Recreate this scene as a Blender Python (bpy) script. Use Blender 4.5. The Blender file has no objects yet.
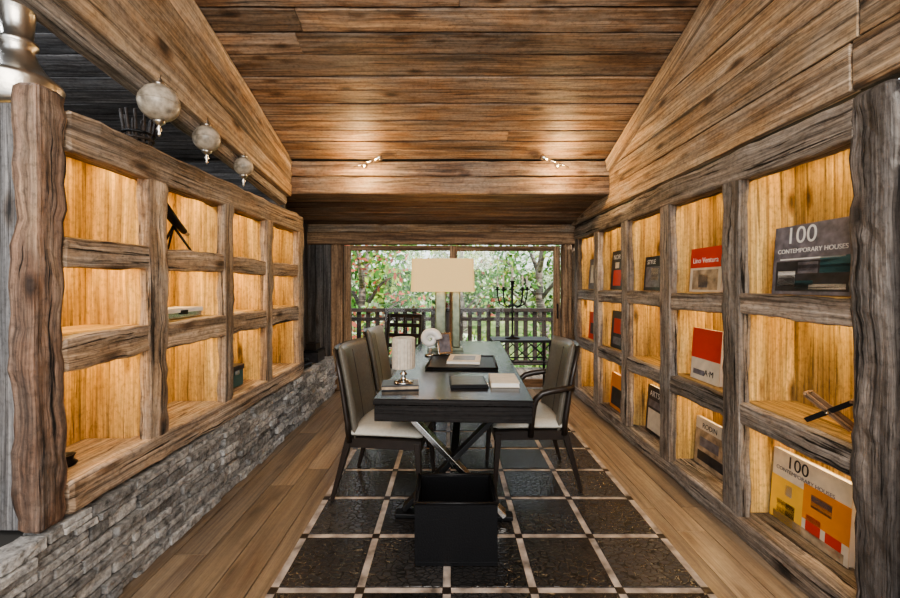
import bpy, math, random
from mathutils import Vector, Matrix, noise
random.seed(7)
V=Vector
scene=bpy.context.scene
COL=scene.collection

# ---------------------------------------------------------------- materials
def newmat(name):
    m=bpy.data.materials.new(name); m.use_nodes=True
    nt=m.node_tree; b=nt.nodes['Principled BSDF']
    return m,nt,b
def N(nt,t,**k):
    n=nt.nodes.new(t)
    for a,v in k.items(): setattr(n,a,v)
    return n
def math_(nt,op,a,b=None,c=None):
    n=N(nt,'ShaderNodeMath',operation=op)
    for i,x in enumerate((a,b,c)):
        if x is None: continue
        if isinstance(x,(int,float)): n.inputs[i].default_value=x
        else: nt.links.new(x,n.inputs[i])
    return n.outputs[0]
def ramp(nt,fac,stops):
    r=N(nt,'ShaderNodeValToRGB'); e=r.color_ramp.elements
    while len(e)<len(stops): e.new(0.5)
    for i,(p,c) in enumerate(stops):
        e[i].position=p; e[i].color=(*c,1) if len(c)==3 else c
    nt.links.new(fac,r.inputs[0]); return r.outputs[0]
def mix(nt,fac,a,b,blend='MIX'):
    n=N(nt,'ShaderNodeMix',data_type='RGBA',blend_type=blend)
    for i,x in ((0,fac),(6,a),(7,b)):
        if isinstance(x,(int,float)): n.inputs[i].default_value=x
        elif isinstance(x,tuple): n.inputs[i].default_value=(*x,1)
        else: nt.links.new(x,n.inputs[i])
    return n.outputs[2]
def wood(name,dark,mid,light,grey=None,greyamt=0.5,rough=0.7,bump=0.5,var=0.35,crack=0.6,gs=1.0,fineamt=.8,knots=.85,wave=.03,grit=.7):
    m,nt,b=newmat(name); L=nt.links.new
    uv=N(nt,'ShaderNodeUVMap'); sep=N(nt,'ShaderNodeSeparateXYZ'); L(uv.outputs[0],sep.inputs[0])
    geo=N(nt,'ShaderNodeNewGeometry'); r=geo.outputs['Random Per Island']
    u,v0=sep.outputs[0],sep.outputs[1]
    def vec0(uu,vv,su,sv,o):
        c=N(nt,'ShaderNodeCombineXYZ')
        L(math_(nt,'MULTIPLY_ADD',uu,su,math_(nt,'MULTIPLY',r,37+o)),c.inputs[0])
        L(math_(nt,'MULTIPLY_ADD',vv,sv,math_(nt,'MULTIPLY',r,91+o)),c.inputs[1])
        L(math_(nt,'MULTIPLY',r,11+o),c.inputs[2]); return c.outputs[0]
    def noi(vc,sc,det=6,ro=.6,dist=0):
        n=N(nt,'ShaderNodeTexNoise'); n.inputs['Scale'].default_value=sc; n.inputs['Detail'].default_value=det
        n.inputs['Roughness'].default_value=ro; n.inputs['Distortion'].default_value=dist; L(vc,n.inputs['Vector']); return n.outputs[0]
    wav=noi(vec0(u,v0,1.3,2.5,9),1.3,2,.5)
    v=math_(nt,'MULTIPLY_ADD',wav,wave,v0)
    vec=lambda su,sv,o: vec0(u,v,su,sv,o)
    big=noi(vec(.6*gs,7*gs,1),1.5,8,.7,.3)
    midn=noi(vec(.7*gs,36*gs,7),1.6,7,.68,.2)
    fine=noi(vec(2.2*gs,120*gs,2),1.5,3,.6,.1)
    crk=noi(vec(.8*gs,26*gs,3),1.7,7,.68,.2)
    patch=noi(vec(1.3,3.6,4),1.4,7,.7,.5)
    grt=noi(vec(26,40,8),1.4,5,.7,0)
    base=ramp(nt,big,[(.34,dark),(.5,mid),(.64,light)])
    if grey:
        base=mix(nt,math_(nt,'MULTIPLY',ramp(nt,patch,[(.42,(0,0,0)),(.60,(1,1,1))]),greyamt),base,grey)
    mc=ramp(nt,midn,[(.37,(.28,.26,.25)),(.5,(.92,.92,.92)),(.63,(1.4,1.4,1.4))])
    base=mix(nt,fineamt,base,mc,'MULTIPLY')
    fc=ramp(nt,fine,[(.38,(.62,.62,.62)),(.6,(1.12,1.12,1.12))])
    base=mix(nt,fineamt,base,fc,'MULTIPLY')
    gc=ramp(nt,grt,[(.34,(.5,.49,.48)),(.48,(1,1,1)),(.68,(1.25,1.25,1.25))])
    base=mix(nt,grit,base,gc,'MULTIPLY')
    cm=ramp(nt,crk,[(.37,(.03,.026,.022)),(.41,(1,1,1))])
    base=mix(nt,crack,base,cm,'MULTIPLY')
    vo=N(nt,'ShaderNodeTexVoronoi'); vo.inputs['Scale'].default_value=1.0
    L(vec(2.4,7.5,6),vo.inputs['Vector'])
    kn=ramp(nt,vo.outputs['Distance'],[(.05,(.05,.035,.03)),(.12,(.42,.34,.28)),(.22,(1,1,1))])
    base=mix(nt,knots,base,kn,'MULTIPLY')
    val=math_(nt,'MULTIPLY_ADD',r,var*2,1-var)
    hs=N(nt,'ShaderNodeHueSaturation'); L(val,hs.inputs['Value']); L(base,hs.inputs['Color'])
    L(hs.outputs[0],b.inputs['Base Color'])
    b.inputs['Roughness'].default_value=rough
    bm=N(nt,'ShaderNodeBump'); bm.inputs['Strength'].default_value=bump; bm.inputs['Distance'].default_value=.012
    h=math_(nt,'ADD',math_(nt,'MULTIPLY',grt,.5),math_(nt,'ADD',math_(nt,'MULTIPLY',midn,1.0),cm))
    L(h,bm.inputs['Height']); L(bm.outputs[0],b.inputs['Normal'])
    return m
def plain(name,col,rough=.5,metal=0,emit=None,es=0,spec=None,noisy=0,nscale=20,bump=0,trans=0):
    m,nt,b=newmat(name); b.inputs['Roughness'].default_value=rough; b.inputs['Metallic'].default_value=metal
    b.inputs['Base Color'].default_value=(*col,1)
    if spec is not None: b.inputs['Specular IOR Level'].default_value=spec
    tc=N(nt,'ShaderNodeTexCoord'); n=N(nt,'ShaderNodeTexNoise'); n.inputs['Scale'].default_value=nscale; n.inputs['Detail'].default_value=5
    nt.links.new(tc.outputs['Object'],n.inputs['Vector'])
    a=max(noisy,.04)
    lo=tuple(c*(1-a) for c in col); hi=tuple(min(1,c*(1+a)) for c in col)
    nt.links.new(ramp(nt,n.outputs[0],[(.3,lo),(.7,hi)]),b.inputs['Base Color'])
    if bump:
        bm=N(nt,'ShaderNodeBump'); bm.inputs['Strength'].default_value=bump; bm.inputs['Distance'].default_value=.005
        nt.links.new(n.outputs[0],bm.inputs['Height']); nt.links.new(bm.outputs[0],b.inputs['Normal'])
    if emit: b.inputs['Emission Color'].default_value=(*emit,1); b.inputs['Emission Strength'].default_value=es
    return m

W_ceil=wood('wood_ceiling',(.07,.036,.02),(.235,.135,.075),(.40,.26,.155),grey=(.26,.21,.165),greyamt=.75,var=.36,rough=.55,gs=.9)
W_wall=wood('wood_wall',(.14,.08,.045),(.38,.245,.135),(.56,.41,.255),grey=(.38,.32,.255),greyamt=.75,var=.24,gs=.9)
W_beam=wood('wood_hewn_beam',(.12,.075,.045),(.39,.265,.165),(.60,.45,.31),grey=(.42,.36,.30),greyamt=.65,var=.2,bump=1,crack=.95)
W_beamg=wood('wood_hewn_grey',(.06,.048,.04),(.23,.18,.14),(.46,.375,.30),grey=(.30,.275,.25),greyamt=.65,var=.3,bump=1,crack=.98)
W_postd=wood('wood_hewn_post_dark',(.03,.027,.025),(.12,.10,.088),(.26,.22,.19),grey=(.16,.15,.145),greyamt=.7,var=.05,bump=1,crack=.98)
W_post=wood('wood_hewn_post_red',(.07,.038,.025),(.26,.15,.095),(.42,.29,.19),grey=(.24,.19,.155),greyamt=.55,var=.1,bump=1,crack=.98)
W_cell=wood('wood_shelf_lining',(.32,.18,.06),(.62,.41,.145),(.76,.56,.25),grey=(.44,.29,.12),greyamt=.65,var=.22,crack=.6,gs=.8,fineamt=.6,grit=.6)
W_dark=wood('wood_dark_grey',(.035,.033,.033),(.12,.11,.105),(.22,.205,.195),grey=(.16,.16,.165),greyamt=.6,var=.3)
W_floor=wood('wood_floor_oak',(.17,.11,.07),(.29,.21,.135),(.37,.28,.185),grey=(.22,.175,.135),greyamt=.5,var=.28,rough=.32,bump=.12,crack=.25,gs=.8,fineamt=.35,knots=.4,grit=.3)
W_door=wood('wood_door',(.12,.07,.04),(.30,.19,.11),(.42,.28,.17),var=.15)
W_desk=wood('wood_desk_dark',(.009,.008,.008),(.015,.014,.014),(.025,.023,.023),var=.1,rough=.2,bump=.04,crack=.3,knots=.2)
W_desk.node_tree.nodes['Principled BSDF'].inputs['Specular IOR Level'].default_value=.3
M_frame=plain('dark_stained_wood',(.02,.014,.011),.35,noisy=.3)
M_cream=plain('cream_leather',(.50,.48,.42),.42,noisy=.08,bump=.05,nscale=60)
M_taupe=plain('taupe_leather',(.135,.122,.10),.36,noisy=.15,bump=.05,nscale=60)
M_black=plain('black_leather',(.006,.006,.007),.42,noisy=.3,bump=.3,nscale=120,spec=.3)
M_blackm=plain('black_iron',(.012,.012,.013),.45,metal=.4)
M_chrome=plain('polished_steel',(.72,.71,.69),.18,metal=1)
M_silver=plain('hammered_silver',(.62,.58,.52),.3,metal=1,bump=.4,nscale=30)
M_white=plain('white_paper',(.8,.78,.74),.6)
M_ceramic=plain('white_ceramic',(.78,.76,.72),.25)
M_shade=plain('linen_shade',(.52,.36,.17),.8,emit=(1,.70,.30),es=.55,nscale=150,noisy=.1)
M_bronze=plain('green_bronze',(.2,.23,.17),.35,metal=.5,noisy=.3)
M_candle=plain('ribbed_glass',(.50,.44,.36),.35,noisy=.15,nscale=50)
M_globe=plain('mother_of_pearl',(.38,.33,.265),.35,noisy=.5,nscale=24,bump=.5)
M_strip=plain('rug_strip_hide',(.34,.295,.265),.42,noisy=.7,nscale=11)
M_orange=plain('orange_print',(.75,.28,.05),.4); M_red=plain('red_print',(.62,.05,.03),.4)
M_grey=plain('grey_print',(.16,.15,.17),.35,noisy=.4,nscale=25); M_dgrey=plain('dark_print',(.03,.03,.035),.35,noisy=.5)
M_tan=plain('tan_print',(.4,.3,.2),.4,noisy=.5,nscale=18); M_cyan=plain('teal_print',(.03,.12,.14),.4)
M_skin=plain('cream_print',(.7,.62,.5),.45,noisy=.1); M_yel=plain('yellow_print',(.85,.5,.08),.4)
M_mortar=plain('mortar',(.06,.058,.055),.95)
W_deck=wood('wood_deck',(.12,.09,.07),(.22,.18,.14),(.3,.26,.2),var=.2)
M_railm=wood('wood_railing',(.015,.01,.008),(.035,.024,.018),(.06,.042,.03),var=.2)

m,nt,b=newmat('crocodile_leather'); M_croc=m
tc=N(nt,'ShaderNodeTexCoord'); geo=N(nt,'ShaderNodeNewGeometry'); vo=N(nt,'ShaderNodeTexVoronoi',feature='DISTANCE_TO_EDGE'); vo.inputs['Scale'].default_value=46
mp=N(nt,'ShaderNodeMapping'); mp.inputs['Scale'].default_value=(.55,1,1)
nt.links.new(tc.outputs['Object'],mp.inputs[0]); nt.links.new(mp.outputs[0],vo.inputs['Vector'])
hs=N(nt,'ShaderNodeHueSaturation'); nt.links.new(ramp(nt,vo.outputs[0],[(0,(.010,.010,.010)),(.14,(.033,.032,.033))]),hs.inputs['Color'])
nt.links.new(math_(nt,'MULTIPLY_ADD',geo.outputs['Random Per Island'],1.4,.4),hs.inputs['Value']); nt.links.new(hs.outputs[0],b.inputs['Base Color'])
bm=N(nt,'ShaderNodeBump'); bm.inputs['Strength'].default_value=.35; bm.inputs['Distance'].default_value=.003
nt.links.new(ramp(nt,vo.outputs[0],[(0,(0,0,0)),(.15,(1,1,1))]),bm.inputs['Height']); nt.links.new(bm.outputs[0],b.inputs['Normal'])
b.inputs['Roughness'].default_value=.24
m,nt,b=newmat('stacked_stone'); M_stone=m
tc=N(nt,'ShaderNodeTexCoord'); geo=N(nt,'ShaderNodeNewGeometry')
n1=N(nt,'ShaderNodeTexNoise'); n1.inputs['Scale'].default_value=26; n1.inputs['Detail'].default_value=10; n1.inputs['Roughness'].default_value=.75
nt.links.new(tc.outputs['Object'],n1.inputs['Vector'])
c=ramp(nt,n1.outputs[0],[(.36,(.12,.118,.115)),(.48,(.36,.352,.34)),(.62,(.62,.605,.58))])
hs=N(nt,'ShaderNodeHueSaturation'); nt.links.new(c,hs.inputs['Color'])
nt.links.new(math_(nt,'MULTIPLY_ADD',geo.outputs['Random Per Island'],.9,.5),hs.inputs['Value']); nt.links.new(hs.outputs[0],b.inputs['Base Color'])
bm=N(nt,'ShaderNodeBump'); bm.inputs['Strength'].default_value=1; bm.inputs['Distance'].default_value=.02
nt.links.new(n1.outputs[0],bm.inputs['Height']); nt.links.new(bm.outputs[0],b.inputs['Normal']); b.inputs['Roughness'].default_value=.85
m,nt,b=newmat('window_glass'); M_glass=m
tr=N(nt,'ShaderNodeBsdfTransparent'); gl=N(nt,'ShaderNodeBsdfGlossy'); gl.inputs['Roughness'].default_value=.02
mx=N(nt,'ShaderNodeMixShader'); mx.inputs[0].default_value=.03
nt.links.new(tr.outputs[0],mx.inputs[1]); nt.links.new(gl.outputs[0],mx.inputs[2]); nt.links.new(mx.outputs[0],nt.nodes['Material Output'].inputs[0])
def leafmat(name,col):
    m,nt,b=newmat(name); geo=N(nt,'ShaderNodeNewGeometry'); hs=N(nt,'ShaderNodeHueSaturation'); hs.inputs['Color'].default_value=(*col,1)
    nt.links.new(math_(nt,'MULTIPLY_ADD',geo.outputs['Random Per Island'],1.0,.5),hs.inputs['Value']); nt.links.new(hs.outputs[0],b.inputs['Base Color'])
    b.inputs['Roughness'].default_value=.7; return m
LEAF=[leafmat('leaf_green',(.07,.21,.03)),leafmat('leaf_olive',(.26,.37,.06)),leafmat('leaf_autumn',(.36,.09,.05)),leafmat('leaf_pale',(.60,.68,.48))]
m,nt,b=newmat('grass'); M_grass=m
tc=N(nt,'ShaderNodeTexCoord'); n1=N(nt,'ShaderNodeTexNoise'); n1.inputs['Scale'].default_value=2.5; n1.inputs['Detail'].default_value=8
nt.links.new(tc.outputs['Object'],n1.inputs['Vector'])
nt.links.new(ramp(nt,n1.outputs[0],[(.35,(.08,.15,.03)),(.6,(.27,.36,.11)),(.75,(.5,.48,.32))]),b.inputs['Base Color'])

# ---------------------------------------------------------------- mesh builder
class MB:
    def __init__(s): s.v=[];s.f=[];s.m=[];s.uv=[];s.sm=[];s.mats=[];s.M=Matrix.Identity(4)
    def mi(s,mat):
        if mat not in s.mats: s.mats.append(mat)
        return s.mats.index(mat)
    def add(s,vs,fs,mat,uvs=None,smooth=False):
        o=len(s.v); s.v+= [s.M@V(p) for p in vs]; k=s.mi(mat)
        for i,f in enumerate(fs):
            s.f.append([o+j for j in f]); s.m.append(k); s.sm.append(smooth)
            s.uv.append(uvs[i] if uvs else [(vs[j][0]+vs[j][1],vs[j][2]) for j in f])
    def beam(s,p0,p1,w,h,mat,up=(0,0,1),amp=0,seg=.1,rr=.12,w1=None,h1=None,freq=5,smooth=False):
        p0=V(p0);p1=V(p1);d=p1-p0;L=d.length;a=d/L;up=V(up)
        if abs(a.dot(up.normalized()))>.95: up=V((0,1,0)) if abs(a.y)<.9 else V((1,0,0))
        sd=a.cross(up).normalized(); u=sd.cross(a).normalized()
        w1=w if w1 is None else w1; h1=h if h1 is None else h1
        r=rr*min(w,h); n=max(1,int(L/seg)) if amp else 1
        ts=[0,min(r,L*.2)]+[L*i/n for i in range(1,n)]+[L-min(r,L*.2),L]
        ts=sorted(ts); seed=V((random.random()*50,random.random()*50,random.random()*50))
        vs=[];per=None
        for k,t in enumerate(ts):
            q=t/L; ww=w+(w1-w)*q; hh=h+(h1-h)*q; ins=r*.7 if k in(0,len(ts)-1) else 0
            hx=ww/2-ins; hy=hh/2-ins; sec=[]
            for (cx,cy,a0) in ((1,1,0),(-1,1,90),(-1,-1,180),(1,-1,270)):
                for j in range(3):
                    an=math.radians(a0+45*j); sec.append(((hx-r)*cx+r*math.cos(an),(hy-r)*cy+r*math.sin(an)))
                if cy*cx>0:
                    for f in(.5,0,-.5): sec.append((hx*cx*f,hy*cy))
                else:
                    for f in(.5,0,-.5): sec.append((hx*cx,hy*cy*f))
            if per is None:
                per=[0]
                for j in range(len(sec)):
                    x0,y0=sec[j];x1,y1=sec[(j+1)%len(sec)]; per.append(per[-1]+math.hypot(x1-x0,y1-y0))
            bend=V((0,0,0))
            if amp: bend=noise.noise_vector(seed+V((t*1.3,0,0)))*amp*.9
            for (x,y) in sec:
                p=p0+a*t+sd*x+u*y
                if amp:
                    o=(sd*x+u*y).normalized()
                    p=p+o*amp*noise.noise(p*freq+seed)*1.1+o*amp*.8*noise.noise(p*freq*4+seed)+bend
                vs.append(p)
        ns=len(sec);fs=[];uvs=[]
        for k in range(len(ts)-1):
            for j in range(ns):
                j2=(j+1)%ns
                fs.append([k*ns+j,k*ns+j2,(k+1)*ns+j2,(k+1)*ns+j]); uvs.append([(ts[k],per[j]),(ts[k],per[j+1]),(ts[k+1],per[j+1]),(ts[k+1],per[j])])
        c0=list(range(ns))[::-1]; c1=[(len(ts)-1)*ns+j for j in range(ns)]
        for cc in(c0,c1):
            fs.append(cc); uvs.append([((vs[j]-p0).dot(sd)*.6,(vs[j]-p0).dot(u)) for j in cc])
        s.add(vs,fs,mat,uvs,smooth)
    def box(s,c,size,mat,rr=.06,amp=0,seg=.1):
        c=V(c);x,y,z=size
        if x>=y and x>=z: s.beam(c-V((x/2,0,0)),c+V((x/2,0,0)),y,z,mat,rr=rr,amp=amp,seg=seg)
        elif y>=z: s.beam(c-V((0,y/2,0)),c+V((0,y/2,0)),x,z,mat,rr=rr,amp=amp,seg=seg)
        else: s.beam(c-V((0,0,z/2)),c+V((0,0,z/2)),x,y,mat,up=(0,1,0),rr=rr,amp=amp,seg=seg)
    def b2(s,x0,x1,y0,y1,z0,z1,mat,**k):
        s.box(((x0+x1)/2,(y0+y1)/2,(z0+z1)/2),(x1-x0,y1-y0,z1-z0),mat,**k)
    def lathe(s,c,prof,mat,n=32,rot=None,smooth=True,rib=0):
        c=V(c);R=rot or Matrix.Identity(3);vs=[];fs=[]
        for (r,z) in prof:
            for j in range(n):
                a=2*math.pi*j/n; rr=r*(1+(rib if j%2 else 0)); vs.append(c+R@V((rr*math.cos(a),rr*math.sin(a),z)))
        for k in range(len(prof)-1):
            for j in range(n):
                j2=(j+1)%n; fs.append([k*n+j,k*n+j2,(k+1)*n+j2,(k+1)*n+j])
        fs.append(list(range(n))[::-1]); fs.append([(len(prof)-1)*n+j for j in range(n)])
        s.add(vs,fs,mat,smooth=smooth)
    def sphere(s,c,r,mat,sc=(1,1,1),n=24):
        pr=[(max(1e-4,r*math.sin(math.pi*i/14)),-r*math.cos(math.pi*i/14)) for i in range(15)]
        s.lathe(c,pr,mat,n,Matrix.Diagonal(V(sc)))
    def tube(s,pts,rad,mat,n=10):
        pts=[V(p) for p in pts]; vs=[];fs=[]; m=len(pts)
        if not isinstance(rad,(list,tuple)): rad=[rad]*m
        pu=None
        for i,p in enumerate(pts):
            t=(pts[min(i+1,m-1)]-pts[max(i-1,0)]).normalized()
            if pu is None: pu=V((0,0,1)) if abs(t.z)<.9 else V((1,0,0))
            pu=(pu-t*pu.dot(t)).normalized(); q=t.cross(pu)
            for j in range(n):
                a=2*math.pi*j/n; vs.append(p+(pu*math.cos(a)+q*math.sin(a))*rad[i])
        for k in range(m-1):
            for j in range(n):
                j2=(j+1)%n; fs.append([k*n+j,k*n+j2,(k+1)*n+j2,(k+1)*n+j])
        fs.append(list(range(n))[::-1]); fs.append([(m-1)*n+j for j in range(n)])
        s.add(vs,fs,mat,smooth=True)
    def shell(s,fn,nu,nv,th,mat,smooth=True):
        vs=[];fs=[]
        for side in(1,-1):
            for i in range(nu+1):
                for j in range(nv+1):
                    u=i/nu;v=j/nv;p,nn=fn(u,v)
                    e=min(u,1-u,v,1-v)*8; k=math.sqrt(max(0,1-(1-min(1,e))**2))*.85+.15
                    vs.append(V(p)+V(nn)*th/2*side*k)
        W=nv+1;o=(nu+1)*W
        for i in range(nu):
            for j in range(nv):
                a=i*W+j; fs.append([a,a+W,a+W+1,a+1]); fs.append([o+a,o+a+1,o+a+W+1,o+a+W])
        ring=[i*W for i in range(nu)]+[nu*W+j for j in range(nv)]+[i*W+nv for i in range(nu,0,-1)]+[j for j in range(nv,0,-1)]
        for k in range(len(ring)):
            a=ring[k];b_=ring[(k+1)%len(ring)]; fs.append([a,o+a,o+b_,b_])
        s.add(vs,fs,mat,smooth=smooth)
    def text(s,txt,size,mat,M):
        cu=bpy.data.curves.new('t','FONT'); cu.body=txt; cu.size=size; cu.extrude=.0006
        ob=bpy.data.objects.new('t',cu); COL.objects.link(ob); bpy.context.view_layer.update()
        me=bpy.data.meshes.new_from_object(ob)
        s.add([M@v.co for v in me.vertices],[list(p.vertices) for p in me.polygons],mat)
        bpy.data.objects.remove(ob); bpy.data.curves.remove(cu); bpy.data.meshes.remove(me)
    def make(s,name,origin=None):
        me=bpy.data.meshes.new(name)
        o=V(origin) if origin is not None else (sum(s.v,V())/len(s.v))
        me.from_pydata([p-o for p in s.v],[],s.f)
        for mt in s.mats: me.materials.append(mt)
        me.polygons.foreach_set('material_index',s.m); me.polygons.foreach_set('use_smooth',s.sm)
        ul=me.uv_layers.new(name='UVMap'); flat=[]
        for q in s.uv:
            for c in q: flat+= [c[0],c[1]]
        ul.data.foreach_set('uv',flat); me.validate(); me.update()
        ob=bpy.data.objects.new(name,me); COL.objects.link(ob); ob.location=o
        return ob
def T(x,y,z=0,rz=0): return Matrix.Translation((x,y,z))@Matrix.Rotation(math.radians(rz),4,'Z')

XR=1.60; XL=-1.50; YB=5.3
def cz(y): return 2.65+.33*(4.1-y)

# ---------------------------------------------------------------- floor
mb=MB(); x=-1.6
while x<1.72:
    w=.17; y=-1.2-random.random()*1.2
    while y<5.35:
        L=random.uniform(1.2,2.0); y1=min(y+L,5.4); y0=max(y,-1.2)
        if y1>y0+.05: mb.b2(x,x+w-.004,y0,y1-.003,-.03,0,W_floor,rr=.05)
        y+=L
    x+=w
mb.b2(-3.4,2.1,-1.2,5.4,-.12,-.031,M_mortar)
mb.make('floor')

# ---------------------------------------------------------------- ceiling
mb=MB(); sl=V((0,-1,.33)).normalized(); nrm=V((0,.33,1)).normalized()
p=V((0,4.06,cz(4.06)+.02)); t=0
while t<5.2:
    w=random.choice([.13,.17,.20,.15]); c=p+sl*(t+w/2)
    xs=[-1.64]+sorted([random.uniform(-1.2,1.2)] if random.random()<.45 else [])+[1.64]
    off=random.uniform(-.005,.008)
    for a,b_ in zip(xs,xs[1:]): mb.beam((a+.001,c.y,c.z+off),(b_-.001,c.y,c.z+off),w-.012,.03,W_ceil,up=nrm,amp=.004,seg=.15,rr=.15)
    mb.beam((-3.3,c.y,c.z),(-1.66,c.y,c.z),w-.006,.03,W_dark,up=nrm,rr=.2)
    t+=w
q0=V((0,4.2,cz(4.2)+.08)); q1=q0+sl*5.4
mb.beam((-.8,q0.y,q0.z),(-.8,q1.y,q1.z),5.2,.06,M_mortar,up=nrm)
y=4.3
while y<5.3:
    z=2.33-.14*(y-4.3)
    mb.beam((-2.0,y+.085,z+.02),(1.95,y+.085,z+.02),.16,.03,W_ceil,up=(0,.14,1),amp=.002,seg=.25,rr=.2); y+=.17
mb.b2(-2.0,1.95,4.2,5.45,2.40,2.46,M_mortar)
mb.make('ceiling')
mb=MB(); mb.beam((-1.66,4.17,2.575),(1.64,4.17,2.575),.28,.15,W_ceil,amp=.006,seg=.12,rr=.08)
mb.beam((-1.66,4.17,2.405),(1.64,4.17,2.405),.30,.18,W_ceil,amp=.009,seg=.12,rr=.12); mb.make('ceiling_beam')

# ---------------------------------------------------------------- right wall
mb=MB(); z=2.175
for w in (.20,.2,.24,.22,.25,.22,.2,.25,.2):
    ye=5.3 if z<2.3 else min(4.6,4.1-(z-2.62)/.33)
    if z>2.3 and z<2.65: ye=4.3
    yj=random.uniform(1.2,2.8)
    for a,b_ in((-1.1,yj),(yj+.003,ye)):
        if b_>a+.1: mb.beam((XR+.03+random.uniform(-.006,.006),a,z+w/2),(XR+.03,b_,z+w/2),.05,w-.008,W_wall,amp=.005,seg=.15,rr=.1)
    z+=w
    if z>4.1: break
mb.b2(1.67,1.72,-1.1,5.3,2.19,2.4,M_mortar)
mb.make('wall_right_upper')
mb=MB(); y=-1.1
while y<1.40:
    mb.b2(XR,XR+.05,y,min(y+.2,1.42)-.004,0,2.15,W_wall); y+=.2
mb.make('wall_right_front')
mb=MB(); mb.b2(1.99,2.04,-1.1,5.4,0,2.15,M_mortar); mb.make('wall_right')
mb=MB(); 
mb.beam((XR-.01,4.02,cz(4.02)-.08),(XR-.01,-.8,cz(-.8)-.12),.05,.13,W_wall,amp=.004,seg=.2,h1=.22); mb.make('trim_1')

# ---------------------------------------------------------------- left rafter panel, side room
mb=MB()
def zf(y,f):
    lo=2.27+(4.1-y)*.126; hi=cz(y)-.01; return lo+(hi-lo)*f
for k in range(3):
    f0,f1=k/3,(k+1)/3
    a=(-1.62,4.02,(zf(4.02,f0)+zf(4.02,f1))/2); b_=(-1.62,-.7,(zf(-.7,f0)+zf(-.7,f1))/2)
    mb.beam(a,b_,.06,(zf(4.02,f1)-zf(4.02,f0))-.004,W_wall,amp=.005,seg=.15,h1=zf(-.7,f1)-zf(-.7,f0)-.004)
mb.make('wall_left_upper')
mb=MB(); mb.beam((-1.68,4.02,2.24),(-1.68,-.6,2.24+4.6*.126),.10,.09,W_beamg,amp=.006,rr=.3); mb.make('trim_2')
mb=MB(); z=.0
while z<4.6:
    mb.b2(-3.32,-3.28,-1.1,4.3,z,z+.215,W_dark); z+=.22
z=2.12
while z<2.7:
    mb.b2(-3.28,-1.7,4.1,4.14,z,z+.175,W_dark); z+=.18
mb.make('wall_left_far')

# ---------------------------------------------------------------- stone wall
mb=MB(); z=0; 
mb.b2(-1.88,-1.57,.6,5.22,0,.45,M_mortar)
hts=[.06,.05,.075,.045,.06,.05,.07,.04,.055]; sc=.475/sum(hts)
for hgt in hts:
    hgt*=sc; y=.6-random.random()*.2
    while y<5.2:
        L=random.uniform(.06,.28); y1=min(y+L,5.24); d=random.uniform(-.020,.018)
        if y1-y>.03:
            if hgt>.05 and random.random()<.3:
                for q in(0,.5): mb.beam((-1.545+d+random.uniform(-.008,.008),y+.002,z+hgt*(q+.25)),(-1.545+d,y1-.003,z+hgt*(q+.25)),.10,hgt*.5-.004,M_stone,amp=.003,seg=.03,rr=.1,freq=16)
            else: mb.beam((-1.545+d,y+.002,z+hgt/2),(-1.545+d+random.uniform(-.006,.006),y1-.005,z+hgt/2),.10,hgt-.007,M_stone,amp=.005,seg=.03,rr=.08,freq=16)
        y=y1 if y1<5.24 else 9
    z+=hgt
y=.6
while y<5.2:
    L=random.uniform(.15,.3); y1=min(y+L,5.22)
    if (y1<1.42 or y>4.0): mb.beam((-1.72,y,.458),(-1.72,y1-.004,.458),.30,.03,M_stone,amp=.003,rr=.25)
    y=y1 if y1<5.2 else 9
mb.make('wall_left_stone')

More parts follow.
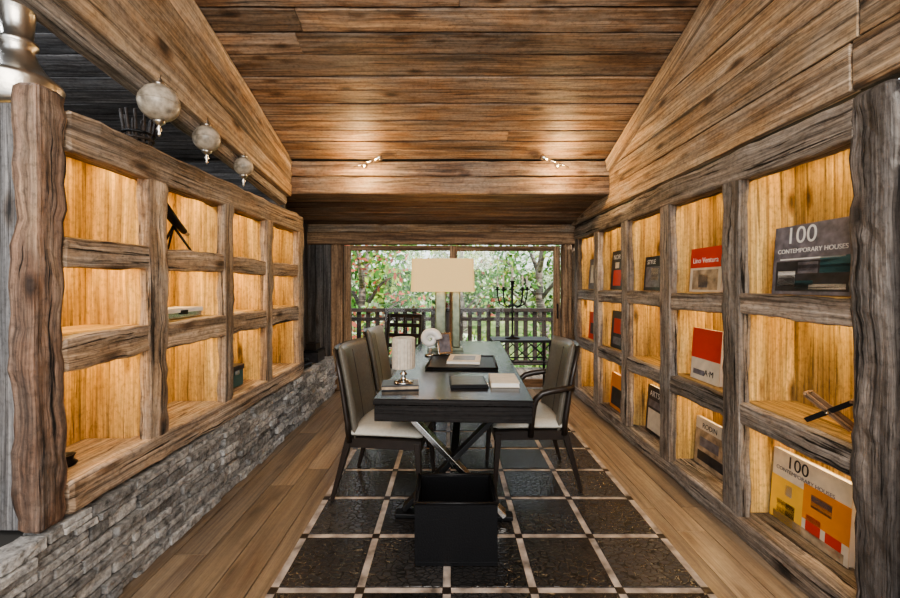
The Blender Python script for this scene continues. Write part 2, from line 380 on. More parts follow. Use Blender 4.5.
# ---------------------------------------------------------------- shelves
def led(parent,loc,sx,sy,power):
    l=bpy.data.lights.new('led_strip','AREA'); l.shape='RECTANGLE'; l.size=sx; l.size_y=sy; l.energy=power; l.color=(1,.67,.31)
    o=bpy.data.objects.new('led_strip',l); COL.objects.link(o); o.location=loc; o.parent=parent
    o.matrix_parent_inverse=Matrix.Translation(parent.location).inverted()
    return o
def shelf(name,s,X,dep,posts,rows,top,zbase,bm_,postmats,amp,pw,power,bigdep=.11,bigtop=0):
    mb=MB(); y0=posts[0][0]; y1=posts[-1][1]; xb=X+s*dep
    for (a,b_) in zip(posts,posts[1:]):
        ya=a[1]-.04; yb=b_[0]+.04; n=3; w=(yb-ya)/n
        for i in range(n):
            mb.b2(min(xb,xb+s*.03),max(xb,xb+s*.03),ya+i*w+.002,ya+(i+1)*w-.002,zbase+.02,top-.02,W_cell,amp=.002,seg=.15)
    for i,(a,b_) in enumerate(posts):
        mt=postmats[i] if i<len(postmats) else postmats[-1]
        big=(i==0); d=bigdep if big else pw
        ztop=top+bigtop if big else rows[-1][0]+.02
        mb.beam((X+s*d/2,(a+b_)/2,zbase+(.0 if big else rows[0][1]-zbase-.02)),(X+s*d/2,(a+b_)/2,ztop),d,b_-a+(0 if big else .012),mt,up=(0,1,0),amp=amp*(1.4 if big else 1.1),seg=.05,rr=.16)
        if big: mb.b2(min(X+s*(d+.002),xb+s*.03),max(X+s*(d+.002),xb+s*.03),a+.04,a+.07,zbase,top-.02,W_dark)
        mb.b2(min(X+s*(d-.01),xb),max(X+s*(d-.01),xb),(a+b_)/2-.03+(.04 if big else 0),(a+b_)/2+.03+(.02 if big else 0),zbase+.01,top-.02,W_cell)
    for k,(za,zb) in enumerate(rows):
        last=k==len(rows)-1; first=k==0
        h=zb-za
        for (a,b_) in zip(posts,posts[1:]):
            ya=(a[0]+a[1])/2+.03; yb=(b_[0]+b_[1])/2-.03
            mb.b2(min(X+s*.06,xb),max(X+s*.06,xb),ya,yb,zb-.045,zb-.001,W_cell if not first else bm_)
            if not (first or last):
                mb.beam((X+s*.04,a[1]-.01,(za+zb)/2+random.uniform(-.010,.008)),(X+s*.04,b_[0]+.01,(za+zb)/2+random.uniform(-.010,.008)),.07,h-.002,bm_,amp=amp,seg=.05,rr=.18)
        if first or last:
            mb.beam((X+s*.055,y0+.125,(za+zb)/2),(X+s*.055,y1,(za+zb)/2),.12,h,bm_,amp=amp*1.1,seg=.07,rr=.12)
    ob=mb.make(name)
    for (a,b_) in zip(posts,posts[1:]):
        for r0,r1 in zip(rows,rows[1:]):
            L=b_[0]-a[1]
            led(ob,(X+s*.22,(a[1]+b_[0])/2,r1[1]-.062),.02,L*.85,power)
    return ob
Lposts=[(1.45,1.57),(2.01,2.13),(2.68,2.78),(3.29,3.39),(3.97,4.09)]
Lrows=[(.485,.62),(1.06,1.20),(1.48,1.60),(1.93,2.10)]
shelf('built_in_bookshelf',-1,XL,.36,Lposts,Lrows,2.10,.485,W_beam,[W_post,W_beam],.010,.06,2.6,bigdep=.10,bigtop=.05)
Rposts=[(1.45,1.60),(2.22,2.35),(2.92,3.05),(3.62,3.75),(4.33,4.46),(5.03,5.14)]
Rrows=[(.0,.12),(.63,.75),(1.23,1.35),(1.98,2.15)]
shelf('built_in_bookshelf',1,XR,.345,Rposts,Rrows,2.15,.0,W_beamg,[W_postd,W_beamg],.009,.06,2.6)

# ---------------------------------------------------------------- back wall + doors
mb=MB()
mb.beam((-2.0,YB+.06,2.02),(1.98,YB+.06,2.02),.14,.16,W_door,amp=.004)
mb.beam((-2.0,YB+.08,2.20),(1.98,YB+.08,2.20),.12,.19,W_wall,amp=.004)
mb.beam((-1.50,YB+.06,0),(-1.50,YB+.06,1.94),.16,.14,W_door,up=(0,1,0),amp=.004)
mb.beam((1.555,YB+.06,0),(1.555,YB+.06,1.94),.12,.14,W_door,up=(0,1,0),amp=.004)
for i in range(4): mb.b2(-2.0+i*.105,-2.0+i*.105+.10,YB+.03,YB+.09,0,1.94,W_dark)
for i in range(4): mb.b2(1.62+i*.09,1.62+i*.09+.088,YB+.03,YB+.09,0,1.94,W_wall)
mb.make('wall_back')
mb=MB(); y=4.12
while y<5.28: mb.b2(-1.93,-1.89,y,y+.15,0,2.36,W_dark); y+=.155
mb.beam((-1.86,4.35,.49),(-1.80,4.75,2.2),.08,.12,W_beamg,amp=.01)
mb.make('wall_left_alcove')
def leaf(name,x0,x1,y):
    mb=MB(); f=.085
    mb.b2(x0,x0+f,y-.025,y+.025,.02,1.925,W_door); mb.b2(x1-f,x1,y-.025,y+.025,.02,1.925,W_door)
    mb.b2(x0+f,x1-f,y-.025,y+.025,1.86,1.925,W_door); mb.b2(x0+f,x1-f,y-.025,y+.025,.02,.13,W_door)
    mb.b2(x0+f,x1-f,y-.004,y+.004,.13,1.86,M_glass); mb.b2(x1-.05,x1-.03,y-.05,y-.026,.95,1.15,M_blackm)
    mb.make(name)
leaf('door_1',-1.41,.08,YB+.05); leaf('door_2',.01,1.485,YB+.115)

# ---------------------------------------------------------------- outside
mb=MB(); x=-6
while x<6: mb.b2(x,x+.14,5.45,6.9,-.06,-.02,W_deck); x+=.145
mb.make('balcony_deck')
mb=MB()
mb.box((0,6.7,.98),(12,.10,.06),M_railm); mb.box((0,6.7,.10),(12,.06,.08),M_railm); mb.box((0,6.7,.83),(12,.05,.06),M_railm)
x=-5.9
while x<6: mb.b2(x,x+.07,6.685,6.715,.06,.96,M_railm); x+=.155
x=-5.8
while x<6: mb.b2(x,x+.11,6.65,6.75,-.02,1.0,M_railm); x+=1.9
mb.make('balcony_railing')
mb=MB(); vs=[];fs=[]; nx=30;ny=30
for j in range(ny+1):
    for i in range(nx+1):
        X=-22+44*i/nx; Y=6.9+34*j/ny; Z=-1.0+max(0,(Y-12))*.14+.25*noise.noise(V((X*.3,Y*.3,0))); vs.append(V((X,Y,Z)))
for j in range(ny):
    for i in range(nx): a=j*(nx+1)+i; fs.append([a,a+1,a+nx+2,a+nx+1])
mb.add(vs,fs,M_grass,smooth=True); mb.make('garden_ground')
def leaves(mb,c,rad,n,mats,size):
    for _ in range(n):
        d=V((random.gauss(0,1),random.gauss(0,1),random.gauss(0,1))).normalized()*random.random()**.4
        p=V(c)+V((d.x*rad[0],d.y*rad[1],d.z*rad[2])); a=V((random.gauss(0,1),random.gauss(0,1),random.gauss(0,1))).normalized()
        b_=a.orthogonal().normalized(); s=size*random.uniform(.6,1.3)
        mb.add([p-a*s,p+b_*s*.5,p+a*s,p-b_*s*.5],[[0,1,2,3]],random.choice(mats))
def tree(x,y,h,mats,R=1.5,zb=-1.1,n=170):
    mb=MB(); M_bark=W_beamg
    pts=[V((x+.1*math.sin(k*1.3),y,zb+h*k/6)) for k in range(7)]
    mb.tube(pts,[.16-.018*k for k in range(7)],M_bark)
    for k in range(7):
        st=pts[2+k%4]; an=k*2.4; e=st+V((math.cos(an)*R*.7,math.sin(an)*R*.7,R*.7)); mb.tube([st,(st+e)/2+V((0,0,.1)),e],[.06,.04,.02],M_bark,8)
        leaves(mb,e,(R*.6,R*.6,R*.5),n,mats,.095)
    mb.make('garden_tree')
G,O,A,P=LEAF
tree(-2.2,10.4,3.6,[G,A,O,G]); tree(2.4,10.4,4.2,[G,G,P,O]); tree(.4,14,4.5,[O,G,P,G]); tree(-5.2,12,4.5,[G,O,G]); tree(5.2,12.5,5,[G,P,O])
def shrub(x,y,r,mats,z=-.35):
    mb=MB()
    for k in range(7):
        an=k*.9; mb.tube([(x,y,-1.15),(x+.3*r*math.cos(an),y+.3*r*math.sin(an),z),(x+.7*r*math.cos(an),y+.7*r*math.sin(an),z+r*.8)],[.03,.02,.01],W_beamg,6)
    leaves(mb,(x,y,z),(r*1.2,r*.7,r*1.1),1300,mats,.08); mb.make('garden_shrub')
shrub(-1.7,7.9,1.15,[A,A,O,P,G],-.2); shrub(-4.0,8.0,1.0,[O,P,G]); shrub(.45,7.9,.8,[G,O,P]); shrub(2.4,7.9,1.0,[G,G,O],-.2); shrub(4.7,8.0,.9,[O,P,G])
mb=MB(); 
for k in range(26): leaves(mb,(-14+k*1.15,18+random.random()*2,.8+random.random()),(1.2,1,2.3),460,random.choice([[G,O],[O,G],[G,G,A],[P,G],[P,G,O]]),.18)
mb.make('hedge')

# ---------------------------------------------------------------- rug
mb=MB(); x0=-.805;P_=.395; nx=5; ys=2.215-P_*4; ny=9
mb.b2(x0-.02,x0+P_*5+.02,ys-.02,ys+P_*ny+.02,.001,.009,M_strip,rr=.2)
for i in range(nx):
    for j in range(ny):
        mb.b2(x0+i*P_+.018,x0+(i+1)*P_-.018,ys+j*P_+.018,ys+(j+1)*P_-.018,.006,.014,M_croc,rr=.3)
for i in range(nx+1):
    for j in range(ny+1):
        mb.b2(x0+i*P_-.02,x0+i*P_+.02,ys+j*P_-.02,ys+j*P_+.02,.007,.011,M_frame,rr=.2)
mb.make('rug')

# ---------------------------------------------------------------- desk
mb=MB(); mb.M=T(.015,2.23,0,-2.6)
W2=.45; LD=2.35
mb.b2(-W2,W2,0,LD,.725,.76,W_desk,rr=.12)
mb.b2(-W2+.006,W2-.006,.006,LD-.006,.63,.724,W_desk,rr=.05)
for s in(-1,1):
    for k in range(3): mb.b2(s*(W2-.004)-.004,s*(W2-.004)+.004,.15+k*.72,.78+k*.72,.645,.712,M_frame)
for yy in(.14,LD-.2):
    mb.beam((-.27,yy,.635),(.30,yy,.05),.03,.075,M_chrome,rr=.1,up=(0,1,0)); mb.beam((.27,yy+.045,.635),(-.30,yy+.045,.05),.03,.075,M_blackm,rr=.1,up=(0,1,0))
    mb.box((0,yy+.022,.0285),(.70,.07,.025),M_blackm,rr=.2); mb.box((0,yy+.025,.62),(.7,.12,.02),M_blackm)
mb.box((0,LD/2,.34),(.05,LD-.4,.05),M_blackm)
mb.make('desk')
DZ=.7615

# ---------------------------------------------------------------- chairs (local: faces +Y)
def chair(name,x,y,rz,arms=False):
    mb=MB(); mb.M=T(x,y,.0165,rz); w=.25
    def fn(u,v):
        X=(u-.5)*2*(w-.004); z=.40+v*.585; k=X/w
        yy=-.235-.10*v**1.2+.05*(k*k)
        return (X,yy,z),V((-.25*k,1,.2)).normalized()
    def padf(off):
        def g(u,v):
            p,n=fn(u,v); return V(p)+n*off,n
        return g
    mb.shell(padf(.010),16,16,.055,M_taupe); mb.shell(padf(-.028),16,16,.026,M_frame)
    mb.tube([V(fn(.5,v/10)[0])+fn(.5,v/10)[1]*.038 for v in range(1,10)],.0025,M_frame,6)
    def seat(u,v):
        X=(u-.5)*2*(w-.005); Y=-.24+v*.50; return (X,Y,.435+.018*(1-(2*u-1)**2)*(1-(2*v-1)**2)),V((0,0,1))
    mb.shell(seat,14,14,.06,M_cream)
    mb.b2(-w+.005,w-.005,-.225,.255,.345,.408,M_frame,rr=.1)
    for s in(-1,1):
        mb.beam((s*(w-.022),.225,.39),(s*(w-.012),.25,0),.042,.042,M_frame,w1=.024,h1=.024,up=(0,1,0))
        mb.beam((s*(w-.022),-.215,.42),(s*(w-.005),-.33,0),.045,.045,M_frame,w1=.024,h1=.024,up=(0,1,0))
        mb.tube([(s*(w-.008),-.215,.38),(s*(w-.002),-.225,.5),(s*(w-.002),-.265,.75),(s*(w-.006),-.315,.975)],[.02,.018,.016,.012],M_frame)
        if arms:
            pts=[(s*(w+.008),-.275,.70),(s*(w+.020),-.2,.692),(s*(w+.026),-.12,.68),(s*(w+.027),-.06,.665),(s*(w+.026),-.02,.63),(s*(w+.022),-.005,.58),(s*(w+.012),.005,.48),(s*(w-.005),.01,.37)]
            mb.tube(pts,[.02,.021,.022,.022,.022,.021,.02,.02],M_frame)
    return mb.make(name)
chair('dining_chair',-.40,2.77,-97)
chair('dining_chair',-.42,3.72,-95)
chair('armchair',.545,2.92,91,True)
mb=MB(); mb.M=T(-.66,4.93,.0,165)
mb.b2(-.24,.24,-.22,.24,.42,.47,M_frame,rr=.2)
for s in(-1,1):
    mb.beam((s*.215,.215,.42),(s*.22,.22,0),.04,.04,M_frame,w1=.028,h1=.028,up=(0,1,0)); mb.beam((s*.22,-.20,0),(s*.22,-.20,.46),.036,.036,M_frame,up=(0,1,0)); mb.beam((s*.22,-.20,.45),(s*.22,-.29,1.02),.036,.036,M_frame,up=(0,1,0))
for z in(.62,.75,.88,1.0): mb.beam((-.22,-.20-.09*(z-.45)/.57,z),(.22,-.20-.09*(z-.45)/.57,z),.02,.05,M_frame)
for x in(-.11,0,.11): mb.beam((x,-.21,.47),(x,-.285,1.0),.03,.015,M_frame,up=(0,1,0))
mb.make('slatted_chair')

# ---------------------------------------------------------------- waste basket
mb=MB(); x0,x1,y0,y1,h=-.175,.235,1.97,2.27,.325; t=.018; zb=.0155
mb.b2(x0,x1,y0,y1,zb,zb+.02,M_black)
mb.b2(x0,x1,y0,y0+t,zb+.02,h,M_black); mb.b2(x0,x1,y1-t,y1,zb+.02,h,M_black)
mb.b2(x0,x0+t,y0+t,y1-t,zb+.02,h,M_black); mb.b2(x1-t,x1,y0+t,y1-t,zb+.02,h,M_black)
for (a,b_) in (((x0,y0),(x1,y0)),((x1,y0),(x1,y1)),((x1,y1),(x0,y1)),((x0,y1),(x0,y0))):
    mb.tube([(a[0],a[1],h),(b_[0],b_[1],h)],.008,M_black,8)
mb.make('waste_basket')

# ---------------------------------------------------------------- desk items
mb=MB(); lx,ly=-.07,3.95
mb.b2(lx-.15,lx+.20,ly-.07,ly+.07,DZ,DZ+.025,M_bronze)
mb.b2(lx-.075,lx+.03,ly-.04,ly+.04,DZ+.025,DZ+.60,M_bronze,rr=.15); mb.b2(lx+.09,lx+.17,ly-.035,ly+.035,DZ+.025,DZ+.60,M_bronze,rr=.15)
mb.b2(lx-.09,lx+.185,ly-.045,ly+.045,DZ+.585,DZ+.60,M_bronze)
mb.tube([(lx,ly,DZ+.60),(lx,ly,DZ+.72)],.01,M_chrome)
w,d,z0,z1=.31,.13,1.335,1.655; tk=.004
def ring(z,w,d,n=40,e=.28):
    r=[]
    for i in range(n):
        a=2*math.pi*i/n; c,s_=math.cos(a),math.sin(a); r.append(V((lx+math.copysign(abs(c)**e,c)*w,ly+math.copysign(abs(s_)**e,s_)*d,z)))
    return r
vs=ring(z0,w,d)+ring(z1,w*.97,d*.95)+ring(z1,w*.97-tk,d*.95-tk)+ring(z0,w-tk,d-tk); fs=[]
for k in range(4):
    for j in range(40): fs.append([k*40+j,k*40+(j+1)%40,((k+1)%4)*40+(j+1)%40,((k+1)%4)*40+j])
mb.add(vs,fs,M_shade,smooth=False)
mb.beam((lx-w*.95,ly,z1-.01),(lx+w*.95,ly,z1-.01),.008,.008,M_chrome)
mb.tube([(lx,ly,DZ+.71),(lx,ly,z1-.01)],.005,M_chrome)
lamp=mb.make('table_lamp')
l=bpy.data.lights.new('lamp_bulb','POINT'); l.energy=16; l.color=(1,.72,.42); l.shadow_soft_size=.05
o=bpy.data.objects.new('lamp_bulb',l); COL.objects.link(o); o.location=(lx,ly-.06,1.5); o.parent=lamp; o.matrix_parent_inverse=Matrix.Translation(lamp.location).inverted()

mb=MB(); mb.M=T(-.31,2.50,DZ,6); mb.b2(-.11,.11,-.075,.075,0,.028,M_tan); mb.b2(-.112,.113,-.077,.077,.022,.03,M_dgrey); mb.b2(-.112,.113,-.077,.077,0,.006,M_dgrey); mb.make('book')
mb=MB(); mb.lathe((-.29,2.50,DZ+.031),[(.06,0),(.062,.006),(.04,.012),(.016,.02),(.012,.04),(.024,.052),(.012,.064),(.012,.075),(.04,.085),(.055,.09)],M_chrome)
mb.lathe((-.29,2.50,DZ+.121),[(.068,0),(.07,.005),(.07,.185),(.066,.19),(.05,.19)],M_candle,n=48,rib=.035,smooth=False); mb.make('candle_lantern')
mb=MB(); mb.M=T(.10,3.27,DZ,-3); mb.b2(-.27,.27,-.26,.26,0,.012,M_black)
for a in((-.27,-.26,.27,-.26),(.27,-.26,.27,.26),(.27,.26,-.27,.26),(-.27,.26,-.27,-.26)): mb.tube([(a[0],a[1],.012),(a[2],a[3],.012)],.008,M_black,8)
mb.make('desk_pad')
mb=MB(); mb.M=T(.12,3.32,DZ+.0135,-6); mb.b2(-.13,.13,-.16,.16,0,.018,M_white); mb.b2(-.132,.132,-.162,.162,.018,.021,M_skin); mb.b2(-.09,.09,-.1,.1,.021,.0215,M_grey); mb.b2(-.132,.132,-.162,.162,-.0,.002,M_skin); mb.make('magazine')
mb=MB(); mb.M=T(.13,2.60,DZ,2); mb.b2(-.13,.10,-.13,.13,0,.02,M_black); mb.b2(-.12,.09,-.12,.12,.02,.022,M_dgrey); mb.tube([(.108,-.10,.006),(.108,.06,.006)],.005,M_chrome,8); mb.make('notebook')
mb=MB(); mb.M=T(.35,2.62,DZ,-2); mb.b2(-.085,.085,-.13,.13,.003,.026,M_white); mb.b2(-.088,.088,-.133,.133,.026,.030,M_skin); mb.b2(-.088,.088,-.133,.133,0,.003,M_skin); mb.b2(-.09,-.085,-.133,.133,0,.03,M_skin); mb.make('book')
mb=MB(); pts=[];rd=[]
for k in range(60):
    q=k/59; a=q*math.pi*3.6; R=.07*(1-q)**1.1+.006; pts.append((-.18+R*math.cos(a),3.62+.02*q,DZ+.15+R*math.sin(a))); rd.append(.034*(1-q)**.8+.004)
mb.tube(pts,rd,M_ceramic,14); mb.lathe((-.18,3.62,DZ),[(.05,0),(.05,.012),(.016,.018),(.012,.07)],M_chrome); mb.make('shell_sculpture')
mb=MB(); mb.M=T(-.04,3.68,DZ,25)@Matrix.Rotation(math.radians(-18),4,'X')
mb.b2(-.07,.07,-.008,.008,.004,.20,M_chrome); mb.b2(-.055,.055,-.0095,-.008,.02,.185,M_grey)
mb.M=T(-.04,3.68,DZ,25); mb.beam((0,.13,.0),(0,.05,.17),.02,.005,M_chrome); mb.make('photo_frame')

# ---------------------------------------------------------------- side table, candelabra
mb=MB(); x0,x1,y0,y1=.50,1.20,4.70,5.05
mb.b2(x0,x1,y0,y1,.72,.75,M_blackm)
for x in(x0+.02,x1-.02):
    for y in(y0+.02,y1-.02): mb.beam((x,y,0),(x,y,.72),.025,.025,M_blackm,up=(0,1,0))
for y in(y0+.02,y1-.02):
    for k in range(3):
        a=x0+.02+k*.22; mb.beam((a,y,.70),(a+.22,y,.50),.012,.012,M_blackm); mb.beam((a,y,.50),(a+.22,y,.70),.012,.012,M_blackm)
    mb.beam((x0,y,.49),(x1,y,.49),.015,.015,M_blackm)
mb.make('console_table')
mb=MB(); c=V((.76,4.87,.7505))
mb.lathe(c,[(.09,0),(.09,.01),(.03,.025),(.012,.05),(.012,.3),(.025,.32),(.012,.34),(.012,.62),(.02,.64),(.02,.68),(.035,.69),(.035,.7)],M_blackm,16)
mb.lathe(c,[(.012,.70),(.012,.86)],M_ceramic,12)
for k in range(5):
    a=math.pi*k/2.5+.2; d=V((math.cos(a),math.sin(a),0))
    mb.tube([c+V((0,0,.42)),c+d*.08+V((0,0,.38)),c+d*.16+V((0,0,.42)),c+d*.19+V((0,0,.52)),c+d*.19+V((0,0,.58))],.008,M_blackm,8)
    mb.lathe(c+d*.19+V((0,0,.58)),[(.01,0),(.035,.01),(.035,.018),(.015,.02),(.015,.045)],M_blackm,14); mb.lathe(c+d*.19+V((0,0,.62)),[(.01,0),(.01,.14)],M_ceramic,10)
mb.make('candelabra')

# ---------------------------------------------------------------- globes
for (x,y,z,r) in((-1.60,2.2,2.40,.10),(-1.60,2.63,2.362,.083),(-1.60,3.10,2.318,.07)):
    mb=MB(); mb.sphere((x,y,z),r,M_globe); mb.lathe((x,y,z),[(r*1.0,-.004),(r*1.015,0),(r*1.0,.004)],M_globe,32)
    mb.lathe((x,y,z+r-.004),[(.03,0),(.03,.012),(.014,.02),(.02,.032),(.01,.04),(.01,.06)],M_silver,16)
    mb.lathe((x,y,z-r-.085),[(.002,0),(.01,.012),(.006,.025),(.016,.04),(.007,.055),(.014,.066),(.03,.078),(.03,.09)],M_silver,16)
    mb.tube([(x,y,z+r+.05),(x,y,z+r+.08),(x-.03,y,z+r+.10),(x-.05,y,z+r+.085)],.006,M_blackm,8)
    mb.make('pendant_globe')
mb=MB(); mb.lathe((-1.73,1.60,2.103),[(.11,0),(.115,.03),(.14,.10),(.135,.115),(.12,.125),(.085,.16),(.062,.20),(.048,.24),(.062,.255),(.062,.27),(.045,.28),(.05,.34),(.056,.42),(.07,.43),(.07,.45),(.056,.46),(.058,.55),(.07,.66),(.09,.72),(.08,.72)],M_silver,40); mb.make('silver_vase')
mb=MB()
for k in range(6):
    R=.045+.006*k; mb.tube([(-1.79+R*math.cos(a*math.pi/10),2.30+R*math.sin(a*math.pi/10),2.113+.03*k) for a in range(21)],.008,M_black if k%2 else M_railm,6)
mb.lathe((-1.79,2.30,2.102),[(.045,0),(.045,.01)],M_black,20)
for k in range(12):
    a=2*math.pi*k/12; mb.tube([(-1.79+.045*math.cos(a),2.30+.045*math.sin(a),2.11),(-1.79+.08*math.cos(a),2.30+.09*math.sin(a),2.38)],.008,M_railm,6)
mb.make('wicker_basket')

# ---------------------------------------------------------------- ceiling spots
def spot(x,tx):
    mb=MB(); y=4.02; z=2.60; c=V((x,y,z))
    mb.lathe(c,[(.03,0),(.03,.025),(.015,.03)],M_chrome,20,Matrix.Rotation(math.radians(90),3,'X'))
    e=c+V((tx*.10,-.10,.02)); mb.tube([c+V((0,-.02,0)),c+V((0,-.07,0)),e],.009,M_chrome,8)
    f=e+V((tx*.09,-.02,.03)); mb.tube([e,(e+f)/2,f],[.018,.024,.032],M_chrome,14)
    mb.tube([c+V((0,-.05,0)),c+V((-tx*.10,-.05,-.03))],.005,M_chrome,8)
    ob=mb.make('ceiling_spotlight')
    l=bpy.data.lights.new('spot_glow','POINT'); l.energy=20; l.color=(1,.66,.32); l.shadow_soft_size=.06
    o=bpy.data.objects.new('spot_glow',l); COL.objects.link(o); o.location=(x,y-.24,z-.08); o.parent=ob; o.matrix_parent_inverse=Matrix.Translation(ob.location).inverted()
spot(-.86,1); spot(1.08,-1)

# ---------------------------------------------------------------- books on right shelf
def book(x,y,z,w,h,t,cover,patches=(),texts=(),lean=4,rz=-90,name='book'):
    mb=MB(); mb.M=T(x,y,z+.003,rz)@Matrix.Rotation(math.radians(-lean),4,'X')
    mb.b2(-w/2+.003,w/2-.004,.003,t-.003,.003,h-.003,M_white); mb.b2(-w/2,w/2,0,.003,0,h,cover,rr=.02); mb.b2(-w/2,w/2,t-.003,t,0,h,cover,rr=.02); mb.b2(-w/2,-w/2+.003,0,t,0,h,cover,rr=.02)
    for (a,b_,c,d,mt) in patches: mb.b2((a-.5)*w,(b_-.5)*w,-.0012,-.0002,c*h,d*h,mt,rr=.01)
    for (tx,a,c,sz,mt) in texts:
        mb.text(tx,sz*h,mt,Matrix.Translation(((a-.5)*w,-.0022,c*h))@Matrix.Rotation(math.radians(90),4,'X'))
    return mb.make(name)
XB=1.70
book(XB,1.90,1.35,.43,.345,.035,M_grey,[(.05,.95,.05,.48,M_dgrey),(.08,.32,.12,.34,M_white),(.32,.55,.06,.2,M_cyan),(.5,.92,.08,.15,M_skin),(.62,.95,.30,.52,M_cyan),(.35,.6,.3,.46,M_grey),(.1,.9,.50,.52,M_white)],[('100',.16,.74,.34,M_white),('CONTEMPORARY HOUSES',.06,.60,.09,M_white)])
book(1.79,2.02,.12,.44,.375,.035,M_skin,[(.0,.45,.0,.62,M_yel),(.45,1,.25,.72,M_orange),(.05,.95,.0,.12,M_tan),(.1,.35,.12,.3,M_dgrey),(.5,.68,.1,.33,M_red),(.74,.92,.05,.25,M_red),(.2,.3,.4,.55,M_white),(.55,.8,.45,.62,M_grey)],[('100',.2,.80,.24,M_dgrey),('CONTEMPORARY HOUSES',.06,.72,.075,M_grey)])
book(XB,2.68,1.35,.33,.30,.03,M_skin,[(0,1,.55,1,M_red),(.1,.9,.05,.5,M_tan),(.3,.6,.1,.42,M_grey)],[('Lino Ventura',.08,.66,.17,M_white)])
book(XB,2.68,.75,.30,.35,.03,M_skin,[(0,1,.42,1,M_red),(.1,.5,.1,.2,M_grey)],[('A·M',.5,.12,.16,M_dgrey)])
book(1.78,2.74,.12,.36,.33,.03,M_tan,[(0,1,.75,1,M_skin),(.1,.9,.1,.3,M_dgrey),(.15,.7,.4,.6,M_grey)],[('RODIN',.2,.8,.15,M_dgrey)])
book(XB,3.37,1.35,.29,.29,.03,M_dgrey,[(.1,.9,.1,.7,M_grey),(.4,.8,.3,.65,M_skin)],[('STYLE',.15,.78,.18,M_white)])
book(XB+.04,3.41,.12,.31,.40,.03,M_dgrey,[(.1,.9,.05,.5,M_skin),(.1,.9,.55,.7,M_grey)],[('ARTS',.15,.78,.17,M_white)])
book(XB,4.09,1.35,.31,.40,.03,M_dgrey,[(.2,.8,.1,.5,M_red),(.3,.6,.55,.7,M_skin)],[('NOIR',.15,.78,.17,M_white)])
book(XB,4.09,.75,.31,.38,.03,M_dgrey,[(.2,.8,.4,.8,M_red),(.2,.8,.1,.3,M_grey)])
book(XB,4.11,.12,.30,.36,.03,M_orange,[(.1,.9,.1,.6,M_dgrey)])
book(XB,4.78,1.35,.28,.36,.03,M_grey,[(.2,.8,.2,.8,M_skin)])
book(XB,4.78,.75,.28,.32,.03,M_red,[(.2,.8,.2,.6,M_dgrey)])
mb=MB(); mb.M=T(1.75,1.84,.7525,-60)
for s in(-1,1):
    mb.beam((-.08,s*.03,.008),(.08,s*.03,.13),.010,.022,M_blackm); mb.beam((.08,s*.03,.008),(-.08,s*.03,.13),.010,.022,W_door)
mb.tube([(0,-.05,.066),(0,.05,.066)],.006,M_chrome,8)
mb.beam((-.08,-.04,.135),(-.08,.04,.135),.012,.014,W_door); mb.beam((.08,-.04,.135),(.08,.04,.135),.012,.014,W_door); mb.make('book_stand')

# left shelf objects
mb=MB(); c=V((-1.66,2.40,1.6025))
for k in range(3):
    a=k*2.1+.4; mb.tube([c+V((.09*math.cos(a),.09*math.sin(a),.006)),c+V((0,0,.15))],[.006,.008],M_blackm,8)
mb.tube([c+V((.0,.10,.13)),c+V((0,.03,.17)),c+V((0,-.12,.28))],[.018,.024,.032],M_blackm,14); mb.tube([c+V((0,-.12,.28)),c+V((0,-.14,.294))],[.036,.036],M_silver,14); mb.tube([c+V((0,.10,.13)),c+V((0,.13,.115))],[.014,.014],M_silver,12)
mb.make('telescope')
mb=MB(); mb.b2(-1.76,-1.60,2.22,2.58,1.203,1.255,M_chrome); mb.b2(-1.765,-1.595,2.215,2.585,1.236,1.262,M_ceramic); mb.b2(-1.596,-1.59,2.37,2.43,1.225,1.25,M_blackm); mb.make('keepsake_box')
mb=MB(); mb.b2(-1.76,-1.62,2.92,3.14,.623,.77,M_cyan); mb.b2(-1.765,-1.615,2.915,3.145,.745,.785,M_dgrey); mb.b2(-1.616,-1.61,3.0,3.06,.72,.75,M_chrome); mb.make('storage_box')
mb=MB(); c=V((-1.66,1.72,.623)); mb.lathe(c,[(.04,0),(.045,.01),(.03,.025),(.035,.04),(.04,.045),(.03,.045),(.025,.035)],M_blackm,20); mb.make('small_bowl')
mb=MB(); mb.M=T(-1.66,4.42,.48,80)
mb.beam((0,-.10,.03),(0,.10,.05),.18,.05,M_blackm,rr=.2); mb.beam((-.13,-.02,.085),(.13,-.02,.085),.04,.03,M_blackm,rr=.3)
for s in(-1,1): mb.lathe((s*.10,-.02,.055),[(.03,0),(.034,.02),(.02,.035)],M_blackm,16)
mb.b2(-.05,.05,.03,.09,.06,.07,M_chrome); mb.make('telephone')
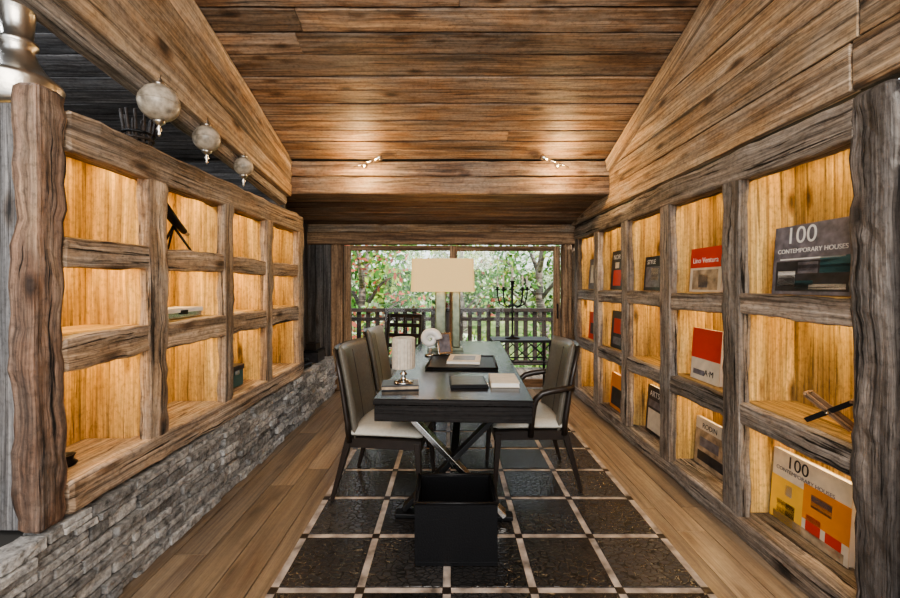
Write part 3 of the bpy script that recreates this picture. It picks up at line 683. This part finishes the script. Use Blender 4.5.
mb=MB(); mb.b2(-1.76,-1.56,4.72,4.98,.48,.60,M_dgrey); mb.b2(-1.765,-1.555,4.715,4.985,.60,.62,M_blackm); mb.b2(-1.72,-1.6,4.77,4.93,.62,.70,M_frame); mb.make('storage_box')

# ---------------------------------------------------------------- lights
def area(name,loc,rot,sx,sy,e,col):
    l=bpy.data.lights.new(name,'AREA'); l.shape='RECTANGLE'; l.size=sx; l.size_y=sy; l.energy=e; l.color=col
    o=bpy.data.objects.new(name,l); COL.objects.link(o); o.location=loc; o.rotation_euler=[math.radians(a) for a in rot]; return o
area('fill_light',(0,-.9,2.6),(62,0,0),2.6,1.6,115,(1,.90,.78))  # added fill behind the camera to brighten the interior, no fixture there
def pt(name,loc,e,col,r=.15):
    l=bpy.data.lights.new(name,'POINT'); l.energy=e; l.color=col; l.shadow_soft_size=r
    o=bpy.data.objects.new(name,l); COL.objects.link(o); o.location=loc
pt('stair_light',(-2.5,1.8,3.0),45,(.85,.92,1))
l=bpy.data.lights.new('sun','SUN'); l.energy=6; l.angle=math.radians(2); l.color=(1,.95,.86)
o=bpy.data.objects.new('sun',l); COL.objects.link(o); o.rotation_euler=V((-.75,.45,-.65)).to_track_quat('-Z','Y').to_euler()
w=bpy.data.worlds.new('world'); scene.world=w; w.use_nodes=True; nt=w.node_tree
sky=nt.nodes.new('ShaderNodeTexSky'); sky.sky_type='NISHITA'; sky.sun_disc=False; sky.sun_elevation=math.radians(38); sky.sun_rotation=math.radians(120)
mxn=nt.nodes.new('ShaderNodeMix'); mxn.data_type='RGBA'; mxn.inputs[0].default_value=.75; mxn.inputs[7].default_value=(6,6.3,6.6,1)
nt.links.new(sky.outputs[0],mxn.inputs[6]); nt.links.new(mxn.outputs[2],nt.nodes['Background'].inputs[0]); nt.nodes['Background'].inputs[1].default_value=.33
try: scene.view_settings.look='AgX - Medium High Contrast'
except Exception: pass

cam=bpy.data.cameras.new('camera'); cam.lens=16; cam.sensor_width=36; cam.shift_y=-14/900; cam.clip_start=.05
co=bpy.data.objects.new('camera',cam); COL.objects.link(co); co.location=(0,0,1.4); co.rotation_euler=(math.radians(90),0,0)
scene.camera=co
